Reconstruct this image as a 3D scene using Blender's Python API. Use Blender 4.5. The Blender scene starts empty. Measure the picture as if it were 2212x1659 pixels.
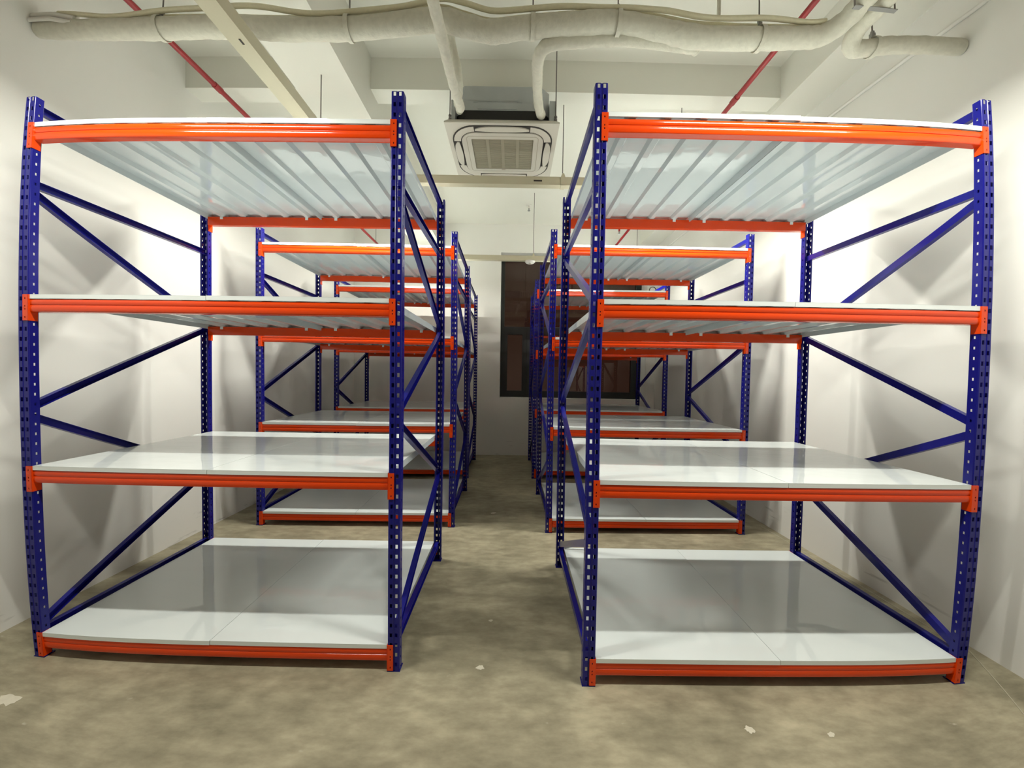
import bpy, bmesh, math, random
from mathutils import Vector, Matrix
random.seed(7)
scene = bpy.context.scene
COL = scene.collection
PI = math.pi

# ------------------------------------------------------------------ camera
CAM = Vector((0.44254, -1.76096, 1.50075))
YAW, PITCH, ROLL = 0.003919, -0.027366, 0.0161


def camera():
    cy, sy, cp, sp = math.cos(YAW), math.sin(YAW), math.cos(PITCH), math.sin(PITCH)
    fwd = Vector((sy * cp, cy * cp, sp))
    right = Vector((cy, -sy, 0))
    up = right.cross(fwd)
    r2 = math.cos(ROLL) * right + math.sin(ROLL) * up
    u2 = -math.sin(ROLL) * right + math.cos(ROLL) * up
    cd = bpy.data.cameras.new('camera')
    co = bpy.data.objects.new('camera', cd)
    COL.objects.link(co)
    m = Matrix((r2, u2, -fwd)).transposed().to_4x4()
    m.translation = CAM
    co.matrix_world = m
    # ultra-wide phone lens with its slight barrel distortion
    cd.type = 'PANO'
    cd.panorama_type = 'FISHEYE_LENS_POLYNOMIAL'
    cd.sensor_width = 36.0
    cd.sensor_height = 27.0
    cd.sensor_fit = 'HORIZONTAL'
    cd.fisheye_fov = math.radians(170)
    cd.fisheye_polynomial_k0 = 0.0
    cd.fisheye_polynomial_k1 = -0.0814837583
    cd.fisheye_polynomial_k2 = 0.00085994981
    cd.fisheye_polynomial_k3 = 8.592110891e-05
    cd.fisheye_polynomial_k4 = -2.70105897e-06
    cd.lens = 12.6
    cd.clip_start = 0.02
    scene.camera = co


camera()

# ------------------------------------------------------------------ world, exposure
world = bpy.data.worlds.new('night')
scene.world = world
world.use_nodes = True
bg = world.node_tree.nodes['Background']
bg.inputs[0].default_value = (0.055, 0.027, 0.018, 1)
bg.inputs[1].default_value = 1.3
vs = scene.view_settings
vs.view_transform = 'Standard'
vs.look = 'None'
vs.exposure = 0.0
vs.gamma = 1.0
vs.use_curve_mapping = False

LIGHT_W = 53.0            # each 1.2 m batten
LIGHT_COL = (1.0, 0.985, 0.90)

# room
XL, XR, YB, YF, ZC = -2.41, 3.07, 4.80, -6.2, 4.20


# ------------------------------------------------------------------ materials
def nt(name):
    m = bpy.data.materials.new(name)
    m.use_nodes = True
    n = m.node_tree
    return m, n, n.nodes['Principled BSDF']


def mat_plain(name, col, rough=0.4, metal=0.0, bump=0.0, bscale=30.0, var=0.0, spec=0.5, coat=0.0):
    m, n, b = nt(name)
    b.inputs['Base Color'].default_value = (*col, 1)
    b.inputs['Roughness'].default_value = rough
    b.inputs['Metallic'].default_value = metal
    b.inputs['Specular IOR Level'].default_value = spec
    b.inputs['Coat Weight'].default_value = coat
    b.inputs['Coat Roughness'].default_value = 0.08
    tc = n.nodes.new('ShaderNodeTexCoord')
    nz = n.nodes.new('ShaderNodeTexNoise')
    nz.inputs['Scale'].default_value = bscale
    nz.inputs['Detail'].default_value = 4
    n.links.new(tc.outputs['Object'], nz.inputs['Vector'])
    if bump > 0:
        bp = n.nodes.new('ShaderNodeBump')
        bp.inputs['Strength'].default_value = bump
        bp.inputs['Distance'].default_value = 0.01
        n.links.new(nz.outputs['Fac'], bp.inputs['Height'])
        n.links.new(bp.outputs['Normal'], b.inputs['Normal'])
    if var > 0:
        mx = n.nodes.new('ShaderNodeMix')
        mx.data_type = 'RGBA'
        mx.inputs['A'].default_value = (*[c * (1 - var) for c in col], 1)
        mx.inputs['B'].default_value = (*[min(1, c * (1 + var)) for c in col], 1)
        n.links.new(nz.outputs['Fac'], mx.inputs['Factor'])
        n.links.new(mx.outputs['Result'], b.inputs['Base Color'])
    return m


def mat_floor():
    m, n, b = nt('concrete_floor')
    tc = n.nodes.new('ShaderNodeTexCoord')

    def noise(scale, detail, rough, sx=1, sy=1):
        mp = n.nodes.new('ShaderNodeMapping')
        mp.inputs['Scale'].default_value = (sx, sy, 1)
        n.links.new(tc.outputs['Object'], mp.inputs['Vector'])
        z = n.nodes.new('ShaderNodeTexNoise')
        z.inputs['Scale'].default_value = scale
        z.inputs['Detail'].default_value = detail
        z.inputs['Roughness'].default_value = rough
        n.links.new(mp.outputs['Vector'], z.inputs['Vector'])
        return z
    n1 = noise(1.6, 6, 0.62, 1, 1.3)
    n2 = noise(7, 5, 0.6, 1, 2.4)
    n3 = noise(55, 3, 0.6)
    r1 = n.nodes.new('ShaderNodeValToRGB')
    r1.color_ramp.elements[0].position = 0.34
    r1.color_ramp.elements[0].color = (0.245, 0.222, 0.150, 1)
    r1.color_ramp.elements[1].position = 0.68
    r1.color_ramp.elements[1].color = (0.455, 0.412, 0.290, 1)
    n.links.new(n1.outputs['Fac'], r1.inputs['Fac'])
    r2 = n.nodes.new('ShaderNodeValToRGB')
    r2.color_ramp.elements[0].position = 0.3
    r2.color_ramp.elements[0].color = (0.70, 0.69, 0.66, 1)
    r2.color_ramp.elements[1].position = 0.72
    r2.color_ramp.elements[1].color = (1.16, 1.15, 1.13, 1)
    n.links.new(n2.outputs['Fac'], r2.inputs['Fac'])
    mx = n.nodes.new('ShaderNodeMix')
    mx.data_type = 'RGBA'
    mx.blend_type = 'MULTIPLY'
    mx.inputs['Factor'].default_value = 1
    n.links.new(r1.outputs['Color'], mx.inputs['A'])
    n.links.new(r2.outputs['Color'], mx.inputs['B'])
    # pale plaster flecks
    r3 = n.nodes.new('ShaderNodeValToRGB')
    r3.color_ramp.elements[0].position = 0.72
    r3.color_ramp.elements[0].color = (0, 0, 0, 1)
    r3.color_ramp.elements[1].position = 0.80
    r3.color_ramp.elements[1].color = (1, 1, 1, 1)
    n4 = noise(9, 3, 0.5, 1, 1.6)
    n.links.new(n4.outputs['Fac'], r3.inputs['Fac'])
    mx2 = n.nodes.new('ShaderNodeMix')
    mx2.data_type = 'RGBA'
    n.links.new(r3.outputs['Color'], mx2.inputs['Factor'])
    n.links.new(mx.outputs['Result'], mx2.inputs['A'])
    mx2.inputs['B'].default_value = (0.50, 0.46, 0.36, 1)
    n.links.new(mx2.outputs['Result'], b.inputs['Base Color'])
    b.inputs['Roughness'].default_value = 0.48
    b.inputs['Specular IOR Level'].default_value = 0.35
    bp = n.nodes.new('ShaderNodeBump')
    bp.inputs['Strength'].default_value = 0.10
    bp.inputs['Distance'].default_value = 0.004
    n.links.new(n3.outputs['Fac'], bp.inputs['Height'])
    n.links.new(bp.outputs['Normal'], b.inputs['Normal'])
    return m


def mat_wall(name, col):
    m, n, b = nt(name)
    tc = n.nodes.new('ShaderNodeTexCoord')
    z = n.nodes.new('ShaderNodeTexNoise')
    z.inputs['Scale'].default_value = 1.1
    z.inputs['Detail'].default_value = 4
    n.links.new(tc.outputs['Object'], z.inputs['Vector'])
    mx = n.nodes.new('ShaderNodeMix')
    mx.data_type = 'RGBA'
    mx.inputs['A'].default_value = (*[c * 0.96 for c in col], 1)
    mx.inputs['B'].default_value = (*[min(1, c * 1.03) for c in col], 1)
    n.links.new(z.outputs['Fac'], mx.inputs['Factor'])
    # low dark scuffs: stretched noise, only close to the floor
    mp = n.nodes.new('ShaderNodeMapping')
    mp.inputs['Scale'].default_value = (2.2, 2.2, 14)
    n.links.new(tc.outputs['Object'], mp.inputs['Vector'])
    s = n.nodes.new('ShaderNodeTexNoise')
    s.inputs['Scale'].default_value = 1.6
    s.inputs['Detail'].default_value = 3
    n.links.new(mp.outputs['Vector'], s.inputs['Vector'])
    sr = n.nodes.new('ShaderNodeMapRange')
    sr.inputs['From Min'].default_value = 0.64
    sr.inputs['From Max'].default_value = 0.74
    n.links.new(s.outputs['Fac'], sr.inputs['Value'])
    sep = n.nodes.new('ShaderNodeSeparateXYZ')
    n.links.new(tc.outputs['Object'], sep.inputs['Vector'])
    hr = n.nodes.new('ShaderNodeMapRange')
    hr.inputs['From Min'].default_value = 0.12
    hr.inputs['From Max'].default_value = 0.42
    hr.inputs['To Min'].default_value = 0.45
    hr.inputs['To Max'].default_value = 0.0
    n.links.new(sep.outputs['Z'], hr.inputs['Value'])
    mu = n.nodes.new('ShaderNodeMath')
    mu.operation = 'MULTIPLY'
    n.links.new(sr.outputs['Result'], mu.inputs[0])
    n.links.new(hr.outputs['Result'], mu.inputs[1])
    m2 = n.nodes.new('ShaderNodeMix')
    m2.data_type = 'RGBA'
    n.links.new(mu.outputs['Value'], m2.inputs['Factor'])
    n.links.new(mx.outputs['Result'], m2.inputs['A'])
    m2.inputs['B'].default_value = (0.17, 0.16, 0.14, 1)
    n.links.new(m2.outputs['Result'], b.inputs['Base Color'])
    b.inputs['Roughness'].default_value = 0.75
    b.inputs['Specular IOR Level'].default_value = 0.25
    return m


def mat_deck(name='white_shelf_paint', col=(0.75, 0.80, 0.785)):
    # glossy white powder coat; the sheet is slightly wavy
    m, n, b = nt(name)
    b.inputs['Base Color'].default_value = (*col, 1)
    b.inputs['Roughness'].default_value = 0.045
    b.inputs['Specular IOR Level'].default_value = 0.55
    tc = n.nodes.new('ShaderNodeTexCoord')
    mp = n.nodes.new('ShaderNodeMapping')
    mp.inputs['Scale'].default_value = (3.5, 7, 3.5)
    n.links.new(tc.outputs['Object'], mp.inputs['Vector'])
    z = n.nodes.new('ShaderNodeTexNoise')
    z.inputs['Scale'].default_value = 1.0
    z.inputs['Detail'].default_value = 2
    n.links.new(mp.outputs['Vector'], z.inputs['Vector'])
    bp = n.nodes.new('ShaderNodeBump')
    bp.inputs['Strength'].default_value = 0.10
    bp.inputs['Distance'].default_value = 0.02
    n.links.new(z.outputs['Fac'], bp.inputs['Height'])
    n.links.new(bp.outputs['Normal'], b.inputs['Normal'])
    return m


def mat_emit(name, col, s):
    m, n, b = nt(name)
    b.inputs['Base Color'].default_value = (0.8, 0.8, 0.8, 1)
    b.inputs['Emission Color'].default_value = (*col, 1)
    b.inputs['Emission Strength'].default_value = s
    return m


def mat_glass():
    m = bpy.data.materials.new('window_glass')
    m.use_nodes = True
    n = m.node_tree
    n.nodes.clear()
    out = n.nodes.new('ShaderNodeOutputMaterial')
    tr = n.nodes.new('ShaderNodeBsdfTransparent')
    tr.inputs[0].default_value = (0.55, 0.5, 0.48, 1)
    gl = n.nodes.new('ShaderNodeBsdfGlossy')
    gl.inputs['Roughness'].default_value = 0.02
    gl.inputs['Color'].default_value = (0.9, 0.85, 0.82, 1)
    fr = n.nodes.new('ShaderNodeFresnel')
    fr.inputs['IOR'].default_value = 1.5
    mx = n.nodes.new('ShaderNodeMixShader')
    n.links.new(fr.outputs[0], mx.inputs[0])
    n.links.new(tr.outputs[0], mx.inputs[1])
    n.links.new(gl.outputs[0], mx.inputs[2])
    n.links.new(mx.outputs[0], out.inputs[0])
    return m


M = dict(
    floor=mat_floor(),
    wall=mat_wall('wall_paint', (0.815, 0.805, 0.755)),
    ceiling=mat_wall('ceiling_paint', (0.80, 0.79, 0.715)),
    blue=mat_plain('blue_powder_coat', (0.007, 0.0075, 0.175), 0.22, bump=0.03, bscale=60, spec=0.35),
    orange=mat_plain('orange_powder_coat', (0.74, 0.056, 0.003), 0.13, bump=0.015, bscale=40, spec=0.4),
    deck=mat_deck(),
    deckb=mat_deck('shaded_shelf_underside', (0.58, 0.64, 0.655)),  # white shelf paint darkened: shade of the undersides put into the colour
    joint=mat_plain('floor_joint', (0.44, 0.40, 0.30), 0.7),
    plaster=mat_plain('dried_plaster', (0.62, 0.58, 0.46), 0.8, var=0.1),
    clip=mat_plain('clip_paint', (0.82, 0.84, 0.82), 0.4),
    strip=mat_plain('grey_strip_paint', (0.36, 0.36, 0.37), 0.4),
    wrap=mat_plain('white_pipe_wrap', (0.66, 0.64, 0.54), 0.6, bump=0.5, bscale=35, var=0.14),
    cable=mat_plain('cream_cable', (0.78, 0.74, 0.54), 0.5, bump=0.1, bscale=50, var=0.1),
    trunk=mat_plain('cream_trunking', (0.55, 0.51, 0.37), 0.4, var=0.04, bscale=4),
    red=mat_plain('red_pipe_paint', (0.30, 0.018, 0.022), 0.38, bump=0.05, bscale=30, var=0.12),
    steel=mat_plain('zinc_steel', (0.30, 0.30, 0.29), 0.45, metal=0.6, var=0.1),
    rod=mat_plain('thread_rod', (0.20, 0.18, 0.17), 0.5, metal=0.4),
    galv=mat_plain('galvanised_sheet', (0.42, 0.44, 0.44), 0.5, metal=0.1, var=0.12, bscale=9),
    black=mat_plain('black_foam', (0.018, 0.017, 0.015), 0.8),
    acw=mat_plain('warm_white_plastic', (0.57, 0.54, 0.47), 0.45, var=0.02, bscale=6),
    acg=mat_plain('beige_grille', (0.29, 0.265, 0.195), 0.6),
    acr=mat_plain('beige_grille_rib', (0.32, 0.29, 0.215), 0.6),
    acd=mat_plain('dark_slot', (0.03, 0.025, 0.022), 0.7),
    frame=mat_plain('dark_green_frame', (0.010, 0.013, 0.012), 0.35),
    glass=mat_glass(),
    batten=mat_plain('batten_housing', (0.75, 0.75, 0.72), 0.4),
    tube=mat_emit('lit_diffuser', LIGHT_COL, 12.0),
    clockface=mat_plain('clock_face', (0.75, 0.75, 0.72), 0.4),
    clockrim=mat_plain('clock_rim', (0.03, 0.03, 0.03), 0.4),
    plastic=mat_plain('white_plastic', (0.78, 0.76, 0.70), 0.4),
)


# ------------------------------------------------------------------ mesh helpers
class MB:
    def __init__(self):
        self.v, self.f, self.mi = [], [], []

    def add(self, vs, fs, mi=0):
        o = len(self.v)
        self.v += [tuple(x) for x in vs]
        self.f += [tuple(i + o for i in f) for f in fs]
        self.mi += [mi] * len(fs)

    def box(self, a, b, mi=0):
        x0, y0, z0 = a
        x1, y1, z1 = b
        self.add([(x0, y0, z0), (x1, y0, z0), (x1, y1, z0), (x0, y1, z0), (x0, y0, z1), (x1, y0, z1), (x1, y1, z1), (x0, y1, z1)],
                 [(0, 3, 2, 1), (4, 5, 6, 7), (0, 1, 5, 4), (1, 2, 6, 5), (2, 3, 7, 6), (3, 0, 4, 7)], mi)

    def prism(self, prof, axis, t0, t1, mi=0, caps=True):
        """extrude a closed 2-D profile along axis (0:x with (y,z), 1:y with (x,z), 2:z with (x,y))"""
        def P(a, b, t):
            return (t, a, b) if axis == 0 else ((a, t, b) if axis == 1 else (a, b, t))
        n = len(prof)
        vs = [P(a, b, t0) for a, b in prof] + [P(a, b, t1) for a, b in prof]
        fs = [(i, (i + 1) % n, (i + 1) % n + n, i + n) for i in range(n)]
        if caps:
            fs += [tuple(range(n - 1, -1, -1)), tuple(range(n, 2 * n))]
        self.add(vs, fs, mi)

    def tube(self, pts, r, seg=12, mi=0, caps=True):
        pts = [Vector(p) for p in pts]
        n = len(pts)
        rr = r if isinstance(r, (list, tuple)) else [r] * n
        t0 = (pts[1] - pts[0]).normalized()
        a = Vector((0, 0, 1)) if abs(t0.z) < 0.9 else Vector((1, 0, 0))
        u = t0.cross(a).normalized()
        vs, fs = [], []
        for i in range(n):
            t = (pts[min(i + 1, n - 1)] - pts[max(i - 1, 0)]).normalized()
            u = (u - t * u.dot(t)).normalized()
            w = t.cross(u)
            for k in range(seg):
                an = 2 * PI * k / seg
                vs.append(pts[i] + (u * math.cos(an) + w * math.sin(an)) * rr[i])
        for i in range(n - 1):
            for k in range(seg):
                fs.append((i * seg + k, i * seg + (k + 1) % seg, (i + 1) * seg + (k + 1) % seg, (i + 1) * seg + k))
        if caps:
            fs += [tuple(range(seg - 1, -1, -1)), tuple((n - 1) * seg + k for k in range(seg))]
        self.add(vs, fs, mi)

    def lathe(self, prof, c, seg=24, mi=0, axis=2):
        """prof: (r, h) pairs from the axis outwards; closed solid when r starts and ends at 0"""
        vs, fs = [], []
        n = len(prof)
        for r, h in prof:
            for k in range(seg):
                an = 2 * PI * k / seg
                a, b = r * math.cos(an), r * math.sin(an)
                p = (a, b, h) if axis == 2 else ((a, h, b) if axis == 1 else (h, a, b))
                vs.append((c[0] + p[0], c[1] + p[1], c[2] + p[2]))
        for i in range(n - 1):
            for k in range(seg):
                fs.append((i * seg + k, i * seg + (k + 1) % seg, (i + 1) * seg + (k + 1) % seg, (i + 1) * seg + k))
        self.add(vs, fs, mi)

    def mesh(self, name, mats, smooth=None, weld=False):
        me = bpy.data.meshes.new(name)
        me.from_pydata(self.v, [], self.f)
        for m in (mats if isinstance(mats, (list, tuple)) else [mats]):
            me.materials.append(m)
        for p, i in zip(me.polygons, self.mi):
            p.material_index = i
        bm = bmesh.new()
        bm.from_mesh(me)
        if weld:
            bmesh.ops.remove_doubles(bm, verts=bm.verts, dist=1e-6)
        bmesh.ops.recalc_face_normals(bm, faces=bm.faces)
        if smooth is not None:
            for f in bm.faces:
                f.smooth = True
            for e in bm.edges:
                if len(e.link_faces) == 2 and e.calc_face_angle(0) > smooth:
                    e.smooth = False
        bm.to_mesh(me)
        bm.free()
        me.update()
        return me


def obj(name, me, parent=None, loc=(0, 0, 0), rot=(0, 0, 0)):
    o = bpy.data.objects.new(name, me)
    COL.objects.link(o)
    o.location = loc
    o.rotation_euler = rot
    if parent is not None:
        o.parent = parent
    return o


def tag(o, label=None, cat=None, group=None, kind=None):
    if label:
        o['label'] = label
    if cat:
        o['category'] = cat
    if group:
        o['group'] = group
    if kind:
        o['kind'] = kind
    return o


def thing(name, label, cat, loc=(0, 0, 0), rotz=0.0, group=None):
    o = bpy.data.objects.new(name, None)
    o.empty_display_size = 0.1
    COL.objects.link(o)
    o.location = loc
    o.rotation_euler = (0, 0, rotz)
    return tag(o, label, cat, group)


def struct(name, mb, m, label=None, cat=None, smooth=None):
    o = obj(name, mb.mesh(name, m, smooth))
    return tag(o, label, cat, kind='structure')


def bake(me, mods):
    """apply modifiers to a mesh and return the plain result"""
    o = bpy.data.objects.new('tmp', me)
    COL.objects.link(o)
    mods(o)
    dg = bpy.context.evaluated_depsgraph_get()
    dg.update()
    r = bpy.data.meshes.new_from_object(o.evaluated_get(dg))
    r.name = me.name
    bpy.data.objects.remove(o)
    return r


def crom(pts, sub=6):
    """Catmull-Rom through points (tuples of any length)"""
    out = []
    n = len(pts)
    for i in range(n - 1):
        p0, p1, p2, p3 = pts[max(i - 1, 0)], pts[i], pts[i + 1], pts[min(i + 2, n - 1)]
        for s in range(sub):
            t = s / sub
            out.append(tuple(0.5 * (2 * b + (c - a) * t + (2 * a - 5 * b + 4 * c - d) * t * t + (3 * b - a - 3 * c + d) * t ** 3)
                             for a, b, c, d in zip(p0, p1, p2, p3)))
    out.append(tuple(pts[-1]))
    return out


# ------------------------------------------------------------------ the room
def room():
    T = 0.15
    m = MB()
    m.box((XL - T, YF - T, -0.1), (XR + T, YB + T + 0.4, 0))
    tag(struct('floor', m, M['floor'], 'worn yellowish grey concrete floor', 'floor'))
    m = MB()
    m.box((XL - T, YF - T, ZC), (XR + T, YB + T + 0.4, ZC + 0.15))
    struct('ceiling', m, M['ceiling'], 'white painted concrete ceiling slab', 'ceiling')
    m = MB()
    m.box((XL - T, YF - T, 0), (XL, YB + T + 0.4, ZC))
    struct('wall_left', m, M['wall'], 'plain white wall on the left', 'wall')
    m = MB()
    m.box((XR, YF - T, 0), (XR + T, YB + T + 0.4, ZC))
    struct('wall_right', m, M['wall'], 'plain white wall on the right', 'wall')
    m = MB()
    m.box((XL, YF - T, 0), (XR, YF, ZC))
    struct('wall_front', m, M['wall'], 'white wall behind the viewpoint', 'wall')
    # back wall around the window opening
    x0, x1, z0, z1 = 0.235, 2.90, 1.06, 3.70
    D = 0.5
    m = MB()
    m.box((XL, YB, 0), (x0, YB + D, ZC))
    m.box((x1, YB, 0), (XR, YB + D, ZC))
    m.box((x0, YB, 0), (x1, YB + D, z0))
    m.box((x0, YB, z1), (x1, YB + D, ZC))
    struct('wall_back', m, M['wall'], 'white end wall with the dark window', 'wall')
    # concrete beams under the slab
    m = MB()
    m.box((-1.26, YF, 3.69), (-0.80, YB, ZC))
    struct('trim_1', m, M['ceiling'], 'deep white ceiling beam running lengthwise above the left racks', 'beam')
    m = MB()
    m.box((2.74, YF, 3.872), (XR, YB, ZC))
    struct('trim_2', m, M['ceiling'], 'white ceiling beam running lengthwise along the right wall', 'beam')
    m = MB()
    m.box((XL, 1.39, 3.93), (-1.26, 1.56, ZC))
    m.box((-0.80, 1.39, 3.93), (2.74, 1.56, ZC))
    struct('trim_3', m, M['ceiling'], 'white cross beam of the ceiling above the air conditioner', 'beam')
    # painted conduit line along the right wall under the beam
    m = MB()
    m.tube([(XR - 0.012, YF + 0.2, 3.63), (XR - 0.012, 0.2, 3.63), (XR - 0.012, 1.27, 3.685), (XR - 0.012, YB - 0.05, 3.70)], 0.012, 8)
    tag(obj('wall_conduit', m.mesh('wall_conduit', M['wall'], 1)), 'thin white painted conduit line high on the right wall', 'conduit')
    # floor joint beside the right wall: a thin raised edge
    m = MB()
    m.prism([(2.72, -0.45), (2.725, -0.45), (3.024, 0.125), (3.007, 1.86), (3.000, 1.86), (3.018, 0.125)], 2, 0.0003, 0.0018)
    tag(obj('trim_4', m.mesh('trim_4', M['joint'])), 'thin pale sealant line on the floor by the right wall', 'trim', kind='structure')
    # window
    yg = YB + 0.33
    w = bpy.data.objects.new('window_1', None)
    COL.objects.link(w)
    w.location = (x0, yg, z0)
    tag(w, 'tall dark aluminium framed window in the end wall', 'window', kind='structure')
    W_, H_ = x1 - x0, z1 - z0
    zt = 1.27                                  # transom
    zu = zt + 0.085
    fr = MB()
    fr.box((0, -0.03, 0), (0.07, 0.05, H_))
    fr.box((W_ - 0.10, -0.03, 0), (W_, 0.05, H_))
    fr.box((0.07, -0.03, 0), (W_ - 0.10, 0.05, 0.06))
    fr.box((0.07, -0.03, H_ - 0.05), (W_ - 0.10, 0.05, H_))
    fr.box((0.07, -0.03, zt), (W_ - 0.10, 0.05, zu))
    edges = [0.07, 0.50, 1.80, W_ - 0.10]
    for e in edges[1:3]:
        fr.box((e - 0.014, -0.03, 0.06), (e + 0.014, 0.05, zt))
    obj('window_frame', fr.mesh('window_frame', M['frame']), w)
    g = MB()
    g.box((0.07, 0.0, zu), (W_ - 0.10, 0.006, H_ - 0.05))
    obj('pane', g.mesh('pane', M['glass']), w)
    for i in range(3):
        a, b = edges[i], edges[i + 1]
        s = MB()
        t = 0.065
        a2, b2 = a + (0.0 if i == 0 else 0.0145), b - (0.0 if i == 2 else 0.0145)
        s.box((a2, -0.045, 0.06), (a2 + t, 0.03, zt))
        s.box((b2 - t, -0.045, 0.06), (b2, 0.03, zt))
        s.box((a2 + t, -0.045, 0.06), (b2 - t, 0.03, 0.06 + t))
        s.box((a2 + t, -0.045, zt - t), (b2 - t, 0.03, zt))
        so = obj('sash', s.mesh('sash', M['frame']), w)
        g = MB()
        g.box((a2 + t, -0.01, 0.06 + t), (b2 - t, -0.004, zt - t))
        obj('pane', g.mesh('pane', M['glass']), so)


room()

# ------------------------------------------------------------------ racks
W, D, H = 1.9107, 1.1199, 2.85
UW, UD = 0.0572, 0.040
CT = (0.1366, 1.0033, 1.8579, 2.7138)      # top of the end brackets
CH = 0.129


def upright_mesh():
    m = MB()
    zc = [H - 0.0125 - 0.05 * k for k in range(57)]

    def plate(us, hole_cols, hh, zoff, P):
        vb = [0.0]
        holes = []
        for z in sorted(zc):
            z += zoff
            if z + hh / 2 > H - 0.0015 or z - hh / 2 < 0.0015:
                continue
            holes.append(len(vb))
            vb += [z - hh / 2, z + hh / 2]
        vb.append(H)
        hs = set(holes)
        nu = len(us)
        vs = [P(u, v) for v in vb for u in us]
        fs = []
        for j in range(len(vb) - 1):
            for i in range(nu - 1):
                if j in hs and i in hole_cols:
                    continue
                fs.append((j * nu + i, j * nu + i + 1, (j + 1) * nu + i + 1, (j + 1) * nu + i))
        m.add(vs, fs)
    hw = 0.0062
    a, b = 0.27 * UW, 0.73 * UW
    us = [0.003, a - hw, a + hw, 0.42 * UW, 0.58 * UW, b - hw, b + hw, UW - 0.003]
    rec = {0.42 * UW: 0.0025, 0.58 * UW: 0.0025}
    plate(us, {1, 5}, 0.020, 0.0, lambda u, v: (u, rec.get(u, 0.0), v))
    fu = [0.003, 0.018, 0.026, UD]
    plate(fu, {1}, 0.013, -0.025, lambda u, v: (0.0, u, v))
    plate(fu, {1}, 0.013, -0.025, lambda u, v: (UW, u, v))
    for x0, x1 in ((0.0, 0.003), (UW - 0.003, UW)):     # rounded corners
        y0, y1 = (0.003, 0.0) if x0 == 0.0 else (0.0, 0.003)
        m.add([(x0, y0, 0), (x1, y1, 0), (x1, y1, H), (x0, y0, H)], [(0, 1, 2, 3)])
    for x0, x1 in ((0.0, 0.011), (UW, UW - 0.011)):     # returns
        m.add([(x0, UD, 0), (x1, UD, 0), (x1, UD, H), (x0, UD, H)], [(0, 1, 2, 3)])
    me = m.mesh('upright', M['blue'], weld=True)

    def mods(o):
        s = o.modifiers.new('s', 'SOLIDIFY')
        s.thickness = 0.002
        s.offset = 0
    return bake(me, mods)


def foot_mesh():
    m = MB()
    m.box((-0.004, -0.002, 0), (UW + 0.004, UD + 0.012, 0.004))
    return m.mesh('foot_plate', M['blue'])


BZ = -0.022          # beam top below bracket top
BH = 0.064
BD = 0.040


def beam_mesh():
    p = [(BD, 0), (0.006, 0), (0.0032, -0.0008), (0.0012, -0.0028)]

    def arc(z0, z1, bulge, n=8):
        return [(0.0006 - bulge * (1 - (2 * i / n - 1) ** 2), z0 + (z1 - z0) * i / n) for i in range(n + 1)]
    p += arc(-0.0052, -0.0270, 0.0016)
    p += [(0.0030, -0.0285), (0.0030, -0.0305)]
    p += arc(-0.0320, -0.0575, 0.0016)
    p += [(0.0014, -0.0608), (0.0034, -0.0632), (0.0065, -BH), (BD, -BH)]
    m = MB()
    m.prism([(y + 0.003, z) for y, z in p], 0, UW + 0.0035, W - UW - 0.0035)
    return m.mesh('beam', M['orange'], smooth=math.radians(32))


def bracket_mesh(side):
    """L-shaped hook plate, hugging the inner corner of an upright; side 0 left end, 1 right end"""
    m = MB()
    px0, px1 = UW - 0.027, UW + 0.0035
    us = [px0, px0 + 0.011, px0 + 0.016, px1]
    hz = [(-0.020, 0.008), (-0.058, 0.007), (-0.073, 0.007), (-0.113, 0.008)]
    vb = [-CH]
    hs = set()
    for z, h in sorted(hz):
        hs.add(len(vb))
        vb += [z - h / 2, z + h / 2]
    vb.append(0.0)
    nu = 4
    vs, fs = [], []
    for y in (-0.0045, -0.0012):
        o = len(vs)
        vs += [(u, y, v) for v in vb for u in us]
        for j in range(len(vb) - 1):
            for i in range(nu - 1):
                if j in hs and i == 1:
                    continue
                fs.append(tuple(o + q for q in (j * nu + i, j * nu + i + 1, (j + 1) * nu + i + 1, (j + 1) * nu + i)))
    m.add(vs, fs)
    m.box((px0, -0.0045, -CH), (px0 + 0.0005, -0.0012, 0))
    m.box((px0, -0.0045, -0.0005), (px1, -0.0012, 0))
    m.box((px0, -0.0045, -CH), (px1, -0.0012, -CH + 0.0005))
    # side plate welded to the beam
    m.box((UW + 0.0006, -0.0045, -CH), (UW + 0.0036, 0.036, 0))
    if side:
        m.v = [(W - x, y, z) for x, y, z in m.v]
    return m.mesh('end_bracket', M['orange'])


PW0, PW1 = UW + 0.0045, W / 2 - 0.0016
RIBS = [0.112 + 0.167 * k for k in range(5)]


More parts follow.
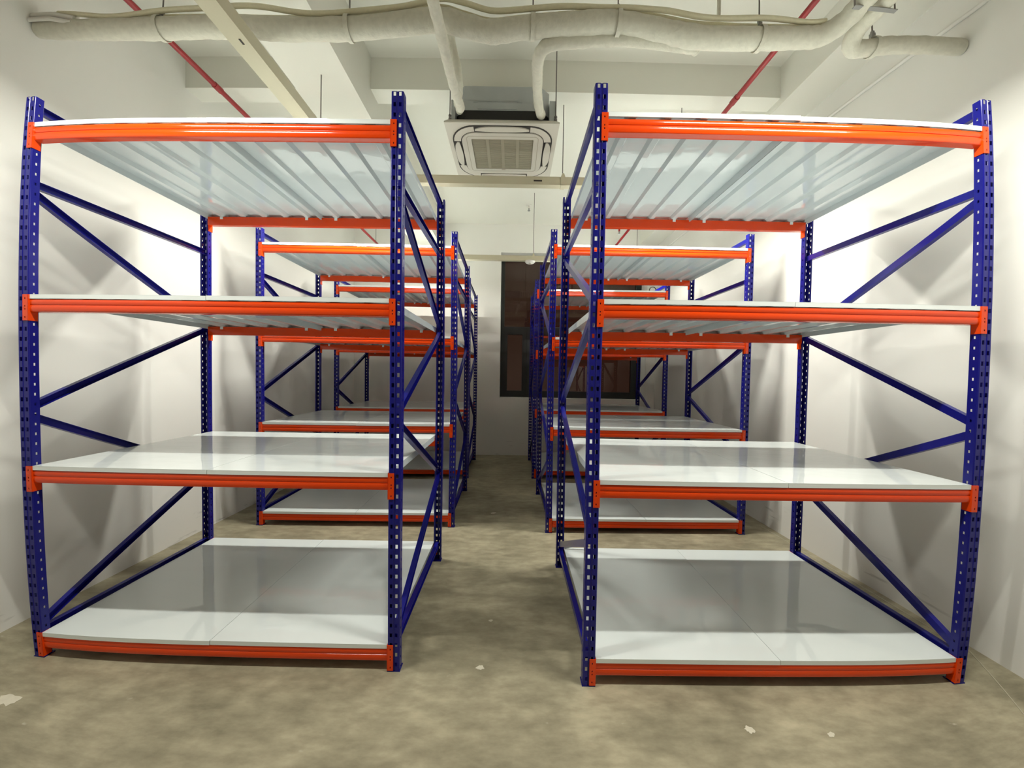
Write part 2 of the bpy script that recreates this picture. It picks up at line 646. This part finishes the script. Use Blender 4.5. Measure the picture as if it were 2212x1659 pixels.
def panel_mesh(side):
    x0, x1 = (PW0, PW1) if side == 0 else (W - PW1, W - PW0)
    base = x0
    y0, y1 = 0.0015, D - 0.0015
    z1, z0 = 0.0, -0.0018
    zl = BZ + 0.0004
    m = MB()
    m.box((x0, y0, -0.0009), (x1, y1, z1))
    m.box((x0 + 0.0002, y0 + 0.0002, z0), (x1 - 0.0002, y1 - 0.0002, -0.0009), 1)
    m.box((x0, y0, zl), (x1, y0 + 0.0018, z0))
    m.box((x0, y1 - 0.0018, zl), (x1, y1, z0))
    yi0, yi1 = 0.046, D - 0.046
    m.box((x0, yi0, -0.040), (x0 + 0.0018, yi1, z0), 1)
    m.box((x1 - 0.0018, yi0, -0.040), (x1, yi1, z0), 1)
    m.box((x0, y0 + 0.002, zl), (x0 + 0.0018, yi0, z0))
    m.box((x1 - 0.0018, y0 + 0.002, zl), (x1, yi0, z0))
    m.box((x0, yi1, zl), (x0 + 0.0018, y1 - 0.002, z0))
    m.box((x1 - 0.0018, yi1, zl), (x1, y1 - 0.002, z0))
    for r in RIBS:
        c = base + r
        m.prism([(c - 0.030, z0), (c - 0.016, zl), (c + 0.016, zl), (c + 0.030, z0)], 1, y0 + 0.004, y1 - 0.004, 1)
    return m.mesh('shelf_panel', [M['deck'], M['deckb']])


def clip_mesh():
    m = MB()
    m.box((-0.011, -0.0015, -0.021), (0.011, 0.0015, 0.0))
    return m.mesh('clip', M['clip'])


def brace_mesh(y0, z0, y1, z1):
    """C-channel brace in the plane of a side frame"""
    d = Vector((0, y1 - y0, z1 - z0))
    L = d.length
    d.normalize()
    n = Vector((0, -d.z, d.y))
    h, b, t = 0.019, 0.014, 0.0022
    x = UW / 2
    prof = [(x - b, -h), (x + b, -h), (x + b, -h + t), (x - b + t, -h + t), (x - b + t, h - t), (x + b, h - t), (x + b, h), (x - b, h)]
    m = MB()
    o = Vector((0, y0, z0))
    k = len(prof)
    vs = [o + Vector((a, 0, 0)) + n * c for a, c in prof] + [o + d * L + Vector((a, 0, 0)) + n * c for a, c in prof]
    fs = [(i, (i + 1) % k, (i + 1) % k + k, i + k) for i in range(k)]
    fs += [(0, 1, 2, 3), (0, 3, 4, 7), (4, 5, 6, 7), (8, 11, 10, 9), (8, 15, 12, 11), (12, 15, 14, 13)]
    m.add(vs, fs)
    return m.mesh('brace', M['blue'])


ya, yb = 0.030, D - 0.030
BR = [(2.805, 2.805), (2.418, 2.418), (2.375, 1.850), (1.815, 1.300), (1.245, 0.720), (0.690, 0.175), (0.135, 0.135)]
MESH = dict(
    upright=upright_mesh(), foot=foot_mesh(), beam=beam_mesh(), br0=bracket_mesh(0), br1=bracket_mesh(1),
    p0=panel_mesh(0), p1=panel_mesh(1), clip=clip_mesh())
# zigzag: front-high first; flipped frames start at the back
ZZ = []
for i, (za, zb) in enumerate(BR):
    front_first = i in (2, 4)
    if i in (0, 1, 6):
        ZZ.append((za, zb, za, zb))
    elif front_first:
        ZZ.append((za, zb, zb, za))            # normal: front za -> back zb ; flipped: front zb -> back za
    else:
        ZZ.append((zb, za, za, zb))            # normal: front zb, back za
MESH['n'] = [brace_mesh(ya, q[0], yb, q[1]) for q in ZZ]
MESH['f'] = [brace_mesh(ya, q[2], yb, q[3]) for q in ZZ]


def rack(label, x, y, a, flips, jit):
    t = thing('storage_rack', label, 'storage rack', (x, y, 0), a, 'blue and orange storage racks in two rows')
    for sx in (0, 1):
        for sy in (0, 1):
            u = obj('upright', MESH['upright'], t, (sx * (W - UW), 0, 0)) if sy == 0 else \
                obj('upright', MESH['upright'], t, (sx * (W - UW) + UW, D, 0), (0, 0, PI))
            obj('foot_plate', MESH['foot'], u)
        for me in MESH['f' if flips[sx] else 'n']:
            obj('brace', me, t, (sx * (W - UW), 0, 0))
    rng = random.Random(jit)
    for lv, ct in enumerate(CT):
        for sy in (0, 1):
            b = obj('beam', MESH['beam'], t, (0, 0, ct + BZ)) if sy == 0 else obj('beam', MESH['beam'], t, (W, D, ct + BZ), (0, 0, PI))
            for k in (0, 1):
                obj('end_bracket', MESH['br%d' % k], b, (0, 0, -BZ))
        for k in (0, 1):
            dz = 0.0004 + 0.0016 * rng.random()
            dy = -0.0025 * rng.random()
            if jit == 2 and lv == 3 and k == 0:
                dz, dy = 0.0045, -0.004
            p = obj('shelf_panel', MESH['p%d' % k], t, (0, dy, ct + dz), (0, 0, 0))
            base = PW0 if k == 0 else W - PW1
            for r in (RIBS[0], RIBS[4]):
                obj('clip', MESH['clip'], p, (base + r, D - 0.003 - BD - 0.0045 - dy, BZ))
                obj('clip', MESH['clip'], p, (base + r, 0.003 + BD + 0.0045 - dy, BZ))
    return t


rack('nearest blue and orange rack beside the left wall', -2.0041, 0.0, 0.0, (0, 0), 1)
rack('nearest blue and orange rack beside the right wall', 0.8133, -0.071, -0.0073, (1, 0), 2)
rack('second blue and orange rack in the row along the left wall', -1.9957, 1.6834, 0.0108, (0, 0), 3)
rack('second blue and orange rack in the row along the right wall', 0.7974, 1.6103, 0.0115, (1, 1), 4)
rack('farthest blue and orange rack on the left, standing before the end wall', -2.0548, 3.3306, 0.0033, (0, 0), 5)
rack('farthest blue and orange rack on the right, standing before the window', 0.7703, 3.3611, 0.0, (1, 1), 6)

# loose grey strip propped on the back edge of the near right rack's bottom shelf
m = MB()
m.prism([(0.874, 0.1480), (1.070, 0.228), (1.070, 0.180), (0.890, 0.1405)], 1, 1.020, 1.024)
tag(obj('metal_strip', m.mesh('metal_strip', M['strip'])), 'grey metal strip tilted up on the back edge of the near right bottom shelf', 'metal strip')


# ------------------------------------------------------------------ lights on cable trunking
def batten(x0, x1, y, z, label, k=1.0):
    L = x1 - x0
    t = thing('light_batten', label, 'light', ((x0 + x1) / 2, y, z), 0, 'light battens under the trunking')
    m = MB()
    m.prism([(-0.025, 0), (-0.030, -0.035), (0.030, -0.035), (0.025, 0)], 0, -L / 2, L / 2)
    obj('housing', m.mesh('housing', M['batten']), t)
    m = MB()
    m.prism([(-0.020, -0.0355), (-0.018, -0.050), (0.0, -0.056), (0.018, -0.050), (0.020, -0.0355)], 0, -L / 2 + 0.02, L / 2 - 0.02)
    obj('diffuser', m.mesh('diffuser', M['tube']), t)
    ld = bpy.data.lights.new('batten_light', 'AREA')
    ld.shape = 'RECTANGLE'
    ld.size, ld.size_y = L - 0.04, 0.05
    ld.energy = LIGHT_W * k * L / 1.2
    ld.color = LIGHT_COL
    lo = bpy.data.objects.new('batten_light', ld)
    COL.objects.link(lo)
    lo.location = (0, 0, -0.062)
    lo.parent = t
    return t


def trunk_x(y, x0, x1, label, rods, joints=(), slot=None):
    t = thing('cable_trunking', label, 'trunking', (0, y, 3.2), 0, 'cream cable trunking')
    m = MB()
    m.box((x0, -0.033, 0), (x1, 0.033, 0.066))
    m.box((x0, -0.036, 0.0665), (x1, 0.036, 0.070))
    obj('channel', m.mesh('channel', M['trunk']), t)
    for r in rods:
        m = MB()
        m.tube([(r, 0, 0.07), (r, 0, ZC - 3.2)], 0.004, 8)
        obj('hanger_rod', m.mesh('hanger_rod', M['rod']), t)
        m = MB()
        m.box((r - 0.018, -0.040, -0.004), (r + 0.018, -0.0365, 0.074))
        m.box((r - 0.018, -0.040, -0.004), (r + 0.018, 0.040, -0.0005))
        m.prism([(r - 0.018, 0.0745), (r + 0.018, 0.0745), (r + 0.008, 0.100), (r - 0.008, 0.100)], 1, -0.040, 0.040)
        obj('bracket', m.mesh('bracket', M['trunk']), t)
    if slot:
        m = MB()
        m.box((slot, -0.0345, 0.028), (slot + 0.075, -0.033, 0.040))
        obj('slot', m.mesh('slot', M['acd']), t)
    return t


trunk_x(1.54, XL + 0.02, XR - 0.02, 'cream cable trunking crossing the room just behind the air conditioner', (-1.31, 0.882, 1.95), slot=0.62)
trunk_x(3.67, XL + 0.02, XR - 0.02, 'cream cable trunking crossing the room in front of the window', (-1.6, 0.753, 2.3))
trunk_x(-0.60, XL + 0.02, XR - 0.02, 'cream cable trunking crossing overhead in front of the nearest racks', (-0.1, 1.2))
t = thing('cable_trunking', 'cream cable trunking running lengthwise overhead above the near left rack', 'trunking', (-0.994, 0, 3.2), 0, 'cream cable trunking')
m = MB()
m.box((-0.050, -0.56, 0.0), (0.050, 1.50, 0.066))
m.box((-0.053, -0.56, 0.0665), (0.053, 1.50, 0.070))
m.box((0.052, -0.56, -0.003), (0.055, 1.50, 0.070))
obj('channel', m.mesh('channel', M['trunk']), t)
m = MB()
m.box((0.010, 0.118, -0.002), (0.020, 0.150, 0.0))
obj('slot', m.mesh('slot', M['acd']), t)
for yy in (-0.2, 0.95):
    m = MB()
    m.tube([(0, yy, 0.07), (0, yy, 3.69 - 3.2)], 0.004, 8)
    obj('hanger_rod', m.mesh('hanger_rod', M['rod']), t)

for y, a, b, where in ((-0.60, -1.72, 1.34, 'in front of the near {} rack'), (1.47, -1.60, 1.25, 'between the first and second {} racks'), (3.62, -1.60, 1.25, 'above the farthest {} rack')):
    batten(a, a + (0.96 if y < 0 else 1.15), y, 3.198, 'lit white light batten hung ' + where.format('left'), 0.70 if y > 3 else 1.0)
    batten(b, b + 1.18, y, 3.198, 'lit white light batten hung ' + where.format('right'), 0.70 if y > 3 else 1.0)


# ------------------------------------------------------------------ ceiling air conditioner
def rrect(hx, hy, r, n=6, cx=0, cy=0):
    out = []
    for sx, sy, a0 in ((1, 1, 0), (-1, 1, 90), (-1, -1, 180), (1, -1, 270)):
        for i in range(n + 1):
            a = math.radians(a0 + 90 * i / n)
            out.append((cx + sx * (hx - r) + r * math.cos(a), cy + sy * (hy - r) + r * math.sin(a)))
    return out


def ring(m, outer, inner, z0, z1, mi=0):
    n = len(outer)
    vs = [(*p, z1) for p in outer] + [(*p, z1) for p in inner] + [(*p, z0) for p in outer] + [(*p, z0) for p in inner]
    fs = []
    for i in range(n):
        j = (i + 1) % n
        fs += [(i, j, n + j, n + i), (2 * n + i, 3 * n + i, 3 * n + j, 2 * n + j), (i, 2 * n + i, 2 * n + j, j), (n + i, n + j, 3 * n + j, 3 * n + i)]
    m.add(vs, fs, mi)


def aircon():
    cx, cy, z = 0.341, 1.565, 3.50
    t = thing('ceiling_air_conditioner', 'white square cassette air conditioner hung under the ceiling over the aisle', 'air conditioner', (cx, cy, z), -0.005)
    hx, hy = 0.462, 0.405
    m = MB()
    m.prism([(-hx, -hy), (hx, -hy), (hx, hy), (-hx, hy)], 2, 0.0, 0.012)
    m.add([(-hx, -hy, 0.012), (hx, -hy, 0.012), (hx, hy, 0.012), (-hx, hy, 0.012),
           (-hx + .03, -hy + .03, 0.045), (hx - .03, -hy + .03, 0.045), (hx - .03, hy - .03, 0.045), (-hx + .03, hy - .03, 0.045)],
          [(0, 1, 5, 4), (1, 2, 6, 5), (2, 3, 7, 6), (3, 0, 4, 7), (4, 5, 6, 7)])
    obj('panel', m.mesh('panel', M['acw']), t)
    # dark outlet slot and the four louvres in it
    m = MB()
    ring(m, rrect(0.425, 0.375, 0.20, 8), rrect(0.350, 0.300, 0.125, 8), -0.004, 0.001)
    obj('outlet_slot', m.mesh('outlet_slot', M['acd']), t)
    # corner covers over the slot
    for sx in (-1, 1):
        for sy in (-1, 1):
            m = MB()
            o_, i_ = [], []
            for k in range(9):
                a = math.radians(2 + 86 * k / 8)
                o_.append((sx * (0.225 + 0.189 * math.cos(a)), sy * (0.175 + 0.189 * math.sin(a))))
                i_.append((sx * (0.225 + 0.131 * math.cos(a)), sy * (0.175 + 0.131 * math.sin(a))))
            vs = [(*p, -0.006) for p in o_ + i_] + [(*p, -0.0042) for p in o_ + i_]
            fs = []
            for k in range(8):
                fs += [(k, k + 1, 10 + k, 9 + k), (18 + k, 27 + k, 28 + k, 19 + k), (k, 18 + k, 19 + k, k + 1), (9 + k, 10 + k, 28 + k, 27 + k)]
            fs += [(0, 9, 27, 18), (8, 26, 35, 17)]
            m.add(vs, fs)
            obj('corner_cover', m.mesh('corner_cover', M['acw']), t)
    for ax, s in ((0, 1), (0, -1), (1, 1), (1, -1)):
        m = MB()
        half = 0.222 if ax == 0 else 0.172
        off = 0.340 if ax == 0 else 0.390
        n = 14
        up, lo = [], []
        for i in range(n + 1):
            q = -1 + 2 * i / n
            u = q * half
            up.append((u, s * (off + 0.031 * (1 - abs(q) ** 4))))
            lo.append((u, s * (off - 0.029 + 0.012 * q * q)))
        loop = up + lo[::-1]
        if ax == 1:
            loop = [(b, a) for a, b in loop]
        m.prism(loop, 2, -0.012, -0.0042)
        obj('louvre', m.mesh('louvre', M['acw']), t)
    # centre cover, rim line, grille
    m = MB()
    ring(m, rrect(0.348, 0.298, 0.123, 8), rrect(0.264, 0.222, 0.010, 8), -0.012, -0.0005)
    obj('centre_cover', m.mesh('centre_cover', M['acw']), t)
    m = MB()
    ring(m, rrect(0.306, 0.258, 0.035, 6), rrect(0.302, 0.254, 0.032, 6), -0.0126, -0.0121)
    obj('cover_seam', m.mesh('cover_seam', M['acr']), t)
    m = MB()
    m.box((-0.263, -0.221, -0.0035), (0.263, 0.221, -0.001))
    g = obj('grille', m.mesh('grille', M['acg']), t)
    for k in range(3):
        x = -0.13 + 0.13 * k
        m = MB()
        m.box((x - 0.014, -0.221, -0.0062), (x + 0.014, 0.221, -0.0036))
        obj('grille_rib', m.mesh('grille_rib', M['acr']), g)
    for k in range(24):
        y = -0.212 + 0.0184 * k
        m = MB()
        m.box((-0.262, y, -0.0050), (0.262, y + 0.011, -0.0037))
        obj('grille_slat', m.mesh('grille_slat', M['acg']), g)
    m = MB()
    m.box((-0.018, 0.228, -0.0128), (0.018, 0.236, -0.0121))
    obj('badge', m.mesh('badge', M['acr']), t)
    # body above the panel
    bx, by, c = 0.385, 0.345, 0.075
    prof = [(-bx + c, -by), (bx - c, -by), (bx, -by + c), (bx, by - c), (bx - c, by), (-bx + c, by), (-bx, by - c), (-bx, -by + c)]
    m = MB()
    m.prism(prof, 2, 0.142, 0.335)
    b = obj('body', m.mesh('body', M['galv']), t)
    m = MB()
    m.prism([(a * 0.99, q * 0.99) for a, q in prof], 2, 0.046, 0.1418)
    obj('foam_band', m.mesh('foam_band', M['black']), t)
    m = MB()
    m.box((-0.20, -by - 0.004, 0.150), (0.12, -by - 0.0005, 0.215))
    m.box((-0.235, -by - 0.004, 0.205), (0.16, -by - 0.0005, 0.2155))
    obj('access_cover', m.mesh('access_cover', M['galv']), b)
    for x0, x1 in ((-0.418, -0.386), (0.386, 0.440)):      # side terminal boxes by the brackets
        m = MB()
        m.box((x0, -0.33, 0.046), (x1, -0.20, 0.235))
        obj('bracket_plate', m.mesh('bracket_plate', M['galv']), t)
    for sx in (-1, 1):
        for sy in (-1, 1):
            m = MB()
            x, y = sx * 0.415 + (0.022 if sx > 0 else -0.012), sy * 0.30 - 0.035
            if sy > 0:
                m.box((min(sx * 0.386, x + sx * 0.012), y - 0.03, 0.10), (max(sx * 0.386, x + sx * 0.012), y + 0.03, 0.106))
            m.tube([(x, y, 0.06), (x, y, (ZC if y + cy < 1.39 or y + cy > 1.56 else 3.93) - z)], 0.0045, 8)
            m.lathe([(0, 0.095), (0.012, 0.095), (0.012, 0.107), (0, 0.107)], (x, y, 0), 6)
            m.lathe([(0, 0.072), (0.012, 0.072), (0.012, 0.084), (0, 0.084)], (x, y, 0), 6)
            obj('hanger_rod', m.mesh('hanger_rod', M['rod']), t)


aircon()


# ------------------------------------------------------------------ insulated pipes
def wrapped(pts, r, name, label, cat='pipe', sub=6, seg=14, wob=0.0, m_=None, group=None, seed=1):
    rng = random.Random(seed)
    ps = crom(pts, sub)
    rr = [r * (1 + wob * (rng.random() - 0.5) * 2) for _ in ps]
    m = MB()
    m.tube(ps, rr, seg)
    return tag(obj(name, m.mesh(name, m_ or M['wrap'], math.radians(60))), label, cat, group)


duct = [(-2.400, .31, 3.518), (-2.169, .305, 3.475), (-1.890, .30, 3.446), (-1.602, .30, 3.432), (-1.353, .30, 3.434), (-1.111, .30, 3.430),
        (-.793, .30, 3.418), (-.479, .30, 3.424), (-.220, .30, 3.452), (.013, .30, 3.480), (.143, .30, 3.452), (.299, .30, 3.418), (.481, .30, 3.443),
        (.740, .30, 3.469), (1.013, .30, 3.484), (1.235, .30, 3.451), (1.445, .30, 3.416), (1.656, .30, 3.413), (1.816, .30, 3.419), (2.05, .30, 3.434),
        (2.17, .29, 3.445), (2.245, .22, 3.47), (2.27, .10, 3.50), (2.28, -.3, 3.52), (2.28, -1.2, 3.52)]
wrapped(duct, 0.054, 'insulated_pipe', 'long white wrapped pipe bundle sagging across the room under the ceiling', wob=0.05, seed=3)
# grey core ends showing at the left end
t = thing('pipe_core', 'bare grey pipe ends at the left end of the long wrapped bundle', 'pipe', (XL, .31, 3.53))
for dy, dz, r in ((-0.055, 0.035, 0.016), (-0.068, 0.0, 0.013), (-0.035, 0.055, 0.013)):
    m = MB()
    m.tube([(0.004, dy, dz), (0.16, dy, dz - 0.02), (0.30, dy + 0.02, dz - 0.05)], r, 10)
    obj('core', m.mesh('core', M['plastic'], 1), t)

DX = crom(duct[:21], 4)


def over(offs, dy, n0=1, n1=None):
    """a cable riding on the bundle: offs gives heights above the bundle's crown"""
    ps = DX[n0:n1]
    return [(x, y + dy, z + 0.060 + offs(x)) for x, y, z in ps]


wrapped(over(lambda x: 0.016 + 0.016 * math.sin(4.6 * x + 0.6) + 0.007 * math.sin(11 * x), -0.030, 3), 0.0135, 'cable',
        'cream cable riding in waves along the front top of the wrapped pipe bundle', 'cable', sub=2, seg=8, m_=M['cable'], group='cream cables on the pipe bundle')
wrapped(over(lambda x: 0.014 + 0.010 * math.cos(3.7 * x + 1.0), 0.004, 6, -2), 0.011, 'cable',
        'cream cable lying flatter behind the wavy one on the pipe bundle', 'cable', sub=2, seg=8, m_=M['cable'], group='cream cables on the pipe bundle')

wrapped([(.030, -.9, 3.335), (.028, -.2, 3.335), (.030, .05, 3.333), (.035, .2, 3.340), (.035, .5, 3.367), (.038, .75, 3.41), (.040, .95, 3.47), (.010, 1.08, 3.56), (.000, 1.17, 3.60)],
        0.031, 'insulated_pipe', 'white wrapped pipe dropping past the bundle to the left of the air conditioner', wob=0.06, seed=5)
wrapped([(-.028, .86, 3.92), (-.010, .885, 3.83), (.016, .90, 3.732), (.024, .92, 3.66), (.022, .98, 3.61), (-.005, 1.09, 3.62), (-.015, 1.16, 3.64)],
        0.030, 'insulated_pipe', 'short white wrapped pipe hanging upright left of the air conditioner', wob=0.05, seed=6)
wrapped([(1.50, .36, 3.405), (1.444, .352, 3.411), (1.202, .35, 3.432), (1.014, .35, 3.440), (.801, .36, 3.432), (.640, .36, 3.410), (.588, .41, 3.405), (.578, .52, 3.43), (.592, .75, 3.54),
         (.606, .95, 3.60), (.622, 1.06, 3.58), (.640, 1.13, 3.57), (.655, 1.19, 3.59)],
        0.036, 'insulated_pipe', 'white wrapped pipe bending down into the right side of the air conditioner', wob=0.05, seed=8)
wrapped([(2.375, -1.2, 3.52), (2.380, -.3, 3.52), (2.382, .10, 3.50), (2.374, .28, 3.48), (2.40, .345, 3.44), (2.48, .345, 3.435), (2.60, .325, 3.445), (2.80, .31, 3.455), (3.06, .30, 3.468)],
        0.046, 'insulated_pipe', 'white wrapped pipe turning at an elbow and running into the right wall', wob=0.04, seed=9)


def hanger(x, y, z, r, label, ztop=ZC):
    t = thing('pipe_hanger', label, 'pipe hanger', (x, y, z), 0, 'pipe hangers')
    m = MB()
    m.tube([(0, 0, r + 0.012), (0, 0, ztop - z)], 0.004, 8)
    obj('rod', m.mesh('rod', M['rod']), t)
    m = MB()
    n = 20
    o_ = [((r + 0.003) * math.cos(2 * PI * k / n), (r + 0.003) * math.sin(2 * PI * k / n)) for k in range(n)]
    i_ = [((r + 0.0005) * math.cos(2 * PI * k / n), (r + 0.0005) * math.sin(2 * PI * k / n)) for k in range(n)]
    vs = [(x_, a, b) for x_ in (-0.012, 0.012) for a, b in o_ + i_]
    fs = []
    for k in range(n):
        j = (k + 1) % n
        fs += [(k, j, n + j, n + k), (2 * n + k, 3 * n + k, 3 * n + j, 2 * n + j), (k, 2 * n + k, 2 * n + j, j), (n + k, n + j, 3 * n + j, 3 * n + k)]
    m.add(vs, fs)
    obj('ring', m.mesh('ring', M['wrap'], 0.6), t)
    m = MB()
    m.box((-0.012, -0.010, r + 0.003), (0.012, 0.010, r + 0.030))
    m.lathe([(0, r + 0.030), (0.011, r + 0.030), (0.011, r + 0.042), (0, r + 0.042)], (0, 0, 0), 6)
    obj('nut', m.mesh('nut', M['steel']), t)


hanger(-1.572, .30, 3.432, 0.060, 'steel hanger holding the wrapped bundle near the left wall')
hanger(-.494, .30, 3.424, 0.060, 'steel hanger holding the wrapped bundle above the near left rack')
hanger(.535, .30, 3.449, 0.060, 'steel hanger holding the wrapped bundle in front of the air conditioner')
hanger(1.013, .30, 3.480, 0.060, 'steel hanger holding the wrapped bundle right of the air conditioner')
hanger(1.815, .30, 3.418, 0.060, 'steel hanger holding the wrapped bundle beside the right red pipe')
hanger(2.52, .338, 3.439, 0.052, 'steel hanger holding the elbow pipe at the right wall')
# straps of the two pipes that come from behind
t = thing('pipe_strap', 'silver strap around the two wrapped pipes near the right wall', 'strap', (2.33, .12, 3.51))
m = MB()
m.prism([(-0.125, -0.062), (0.115, -0.062), (0.115, -0.058), (-0.125, -0.058)], 1, -0.012, 0.012)
obj('strap_bar', m.mesh('strap_bar', M['steel']), t)
for x in (-0.12, 0.11):
    m = MB()
    m.tube([(x, 0, -0.06), (x, 0, ZC - 3.51)], 0.004, 8)
    obj('rod', m.mesh('rod', M['rod']), t)


# ------------------------------------------------------------------ sprinkler pipes, rods, small fittings
def red_pipe(x, z, y0, y1, label, clamps):
    t = thing('sprinkler_pipe', label, 'pipe', (x, 0, z), 0, 'red sprinkler pipes')
    m = MB()
    m.tube([(0, y0, 0), (0, y1, 0)], 0.019, 14)
    obj('pipe', m.mesh('pipe', M['red'], 1), t)
    for y in clamps:
        m = MB()
        m.tube([(0, y - 0.035, 0), (0, y + 0.035, 0)], 0.024, 14)
        obj('coupling', m.mesh('coupling', M['red'], 1), t)
        if 0 < y < 2:
            continue
        m = MB()
        m.tube([(0, y, 0.025), (0, y, ZC - z)], 0.004, 8)
        obj('hanger_rod', m.mesh('hanger_rod', M['rod']), t)
    return t


red_pipe(-1.93, 3.745, YF + 0.02, YB - 0.02, 'dark red sprinkler pipe running lengthwise overhead by the left wall', (-1.5, 1.15, 3.0))
tr = red_pipe(2.225, 3.755, YF + 0.02, YB - 0.02, 'dark red sprinkler pipe running lengthwise overhead by the right beam', (-1.5, 1.2, 2.8))


def sprinkler(x, y, ztop, L, label, col):
    t = thing('sprinkler', label, 'sprinkler', (x, y, ztop), 0, 'sprinkler heads')
    m = MB()
    m.tube([(0, 0, 0), (0, 0, -L)], 0.013, 10)
    m.lathe([(0, 0), (0.045, 0), (0.045, -0.006), (0, -0.010)], (0, 0, 0), 16)
    obj('drop_pipe', m.mesh('drop_pipe', col, 0.7), t)
    m = MB()
    m.lathe([(0, -L), (0.011, -L), (0.011, -L - 0.012), (0.005, -L - 0.03), (0.022, -L - 0.034), (0.022, -L - 0.037), (0, -L - 0.037)], (0, 0, 0), 12)
    obj('deflector', m.mesh('deflector', M['steel'], 0.7), t)


sprinkler(0.69, 4.06, ZC, 0.05, 'small white sprinkler head on the ceiling above the aisle end', M['plastic'])
sprinkler(1.90, 3.23, ZC, 0.72, 'pale red sprinkler drop hanging beyond the near right rack', M['red'])
m = MB()
m.tube([(1.65, .42, 3.58), (1.65, .42, ZC)], 0.011, 10)
tag(obj('drop_conduit', m.mesh('drop_conduit', M['wrap'], 1)), 'thin pinkish drop conduit between the pipe bundle and the ceiling', 'conduit')
t = thing('smoke_detector', 'white disc smoke detector under the trunking before the window', 'smoke detector', (0.705, 3.665, 3.199))
m = MB()
m.lathe([(0, 0), (0.075, 0), (0.078, -0.012), (0.060, -0.030), (0, -0.034)], (0, 0, 0), 24)
obj('housing', m.mesh('housing', M['plastic'], 0.7), t)
m = MB()
m.lathe([(0, -0.0342), (0.02, -0.0342), (0.018, -0.040), (0, -0.041)], (0, 0, 0), 16)
obj('sensor', m.mesh('sensor', M['acw'], 0.7), t)

t = thing('wall_clock', 'small round white disc with dark rim on the end wall right of the window', 'clock', (2.985, YB, 3.06))
m = MB()
m.lathe([(0, -0.004), (0.050, -0.004), (0.050, -0.016), (0, -0.016)], (0, 0, 0), 28, axis=1)
obj('face', m.mesh('face', M['clockface'], 0.7), t)
m = MB()
m.lathe([(0.051, -0.002), (0.062, -0.002), (0.062, -0.022), (0.056, -0.024), (0.051, -0.020), (0.051, -0.002)], (0, 0, 0), 28, axis=1)
obj('rim', m.mesh('rim', M['clockrim'], 0.7), t)


# ------------------------------------------------------------------ dried plaster splashes on the floor
for x, y, r, lab in ((-1.80, -0.286, 0.060, 'long pale plaster splash on the floor at the left edge'), (0.31, 0.031, 0.022, 'small pale plaster fleck on the aisle floor between the near racks'),
                     (0.344, 0.387, 0.014, 'tiny pale plaster fleck deeper in the aisle between the near racks'), (1.487, -0.285, 0.022, 'pale plaster splash on the floor in front of the near right rack'),
                     (1.82, -0.313, 0.019, 'smaller pale plaster splash on the floor right of the other one'), (0.28, 2.074, 0.030, 'pale plaster smear on the aisle floor beside the second racks')):
    rng = random.Random(int(abs(x) * 1000))
    m = MB()
    n = 18
    st = 0.55 + 0.3 * rng.random()
    ang = rng.random() * 0.8
    ps = []
    for k in range(n):
        a = 2 * PI * k / n
        q = r * (0.65 + 0.5 * rng.random())
        u, v = q * math.cos(a), q * st * math.sin(a)
        ps.append((x + u * math.cos(ang) - v * math.sin(ang), y + u * math.sin(ang) + v * math.cos(ang)))
    m.prism(ps, 2, 0.0002, 0.0016)
    tag(obj('plaster_splash', m.mesh('plaster_splash', M['plaster'])), lab, 'plaster', 'plaster splashes on the floor')
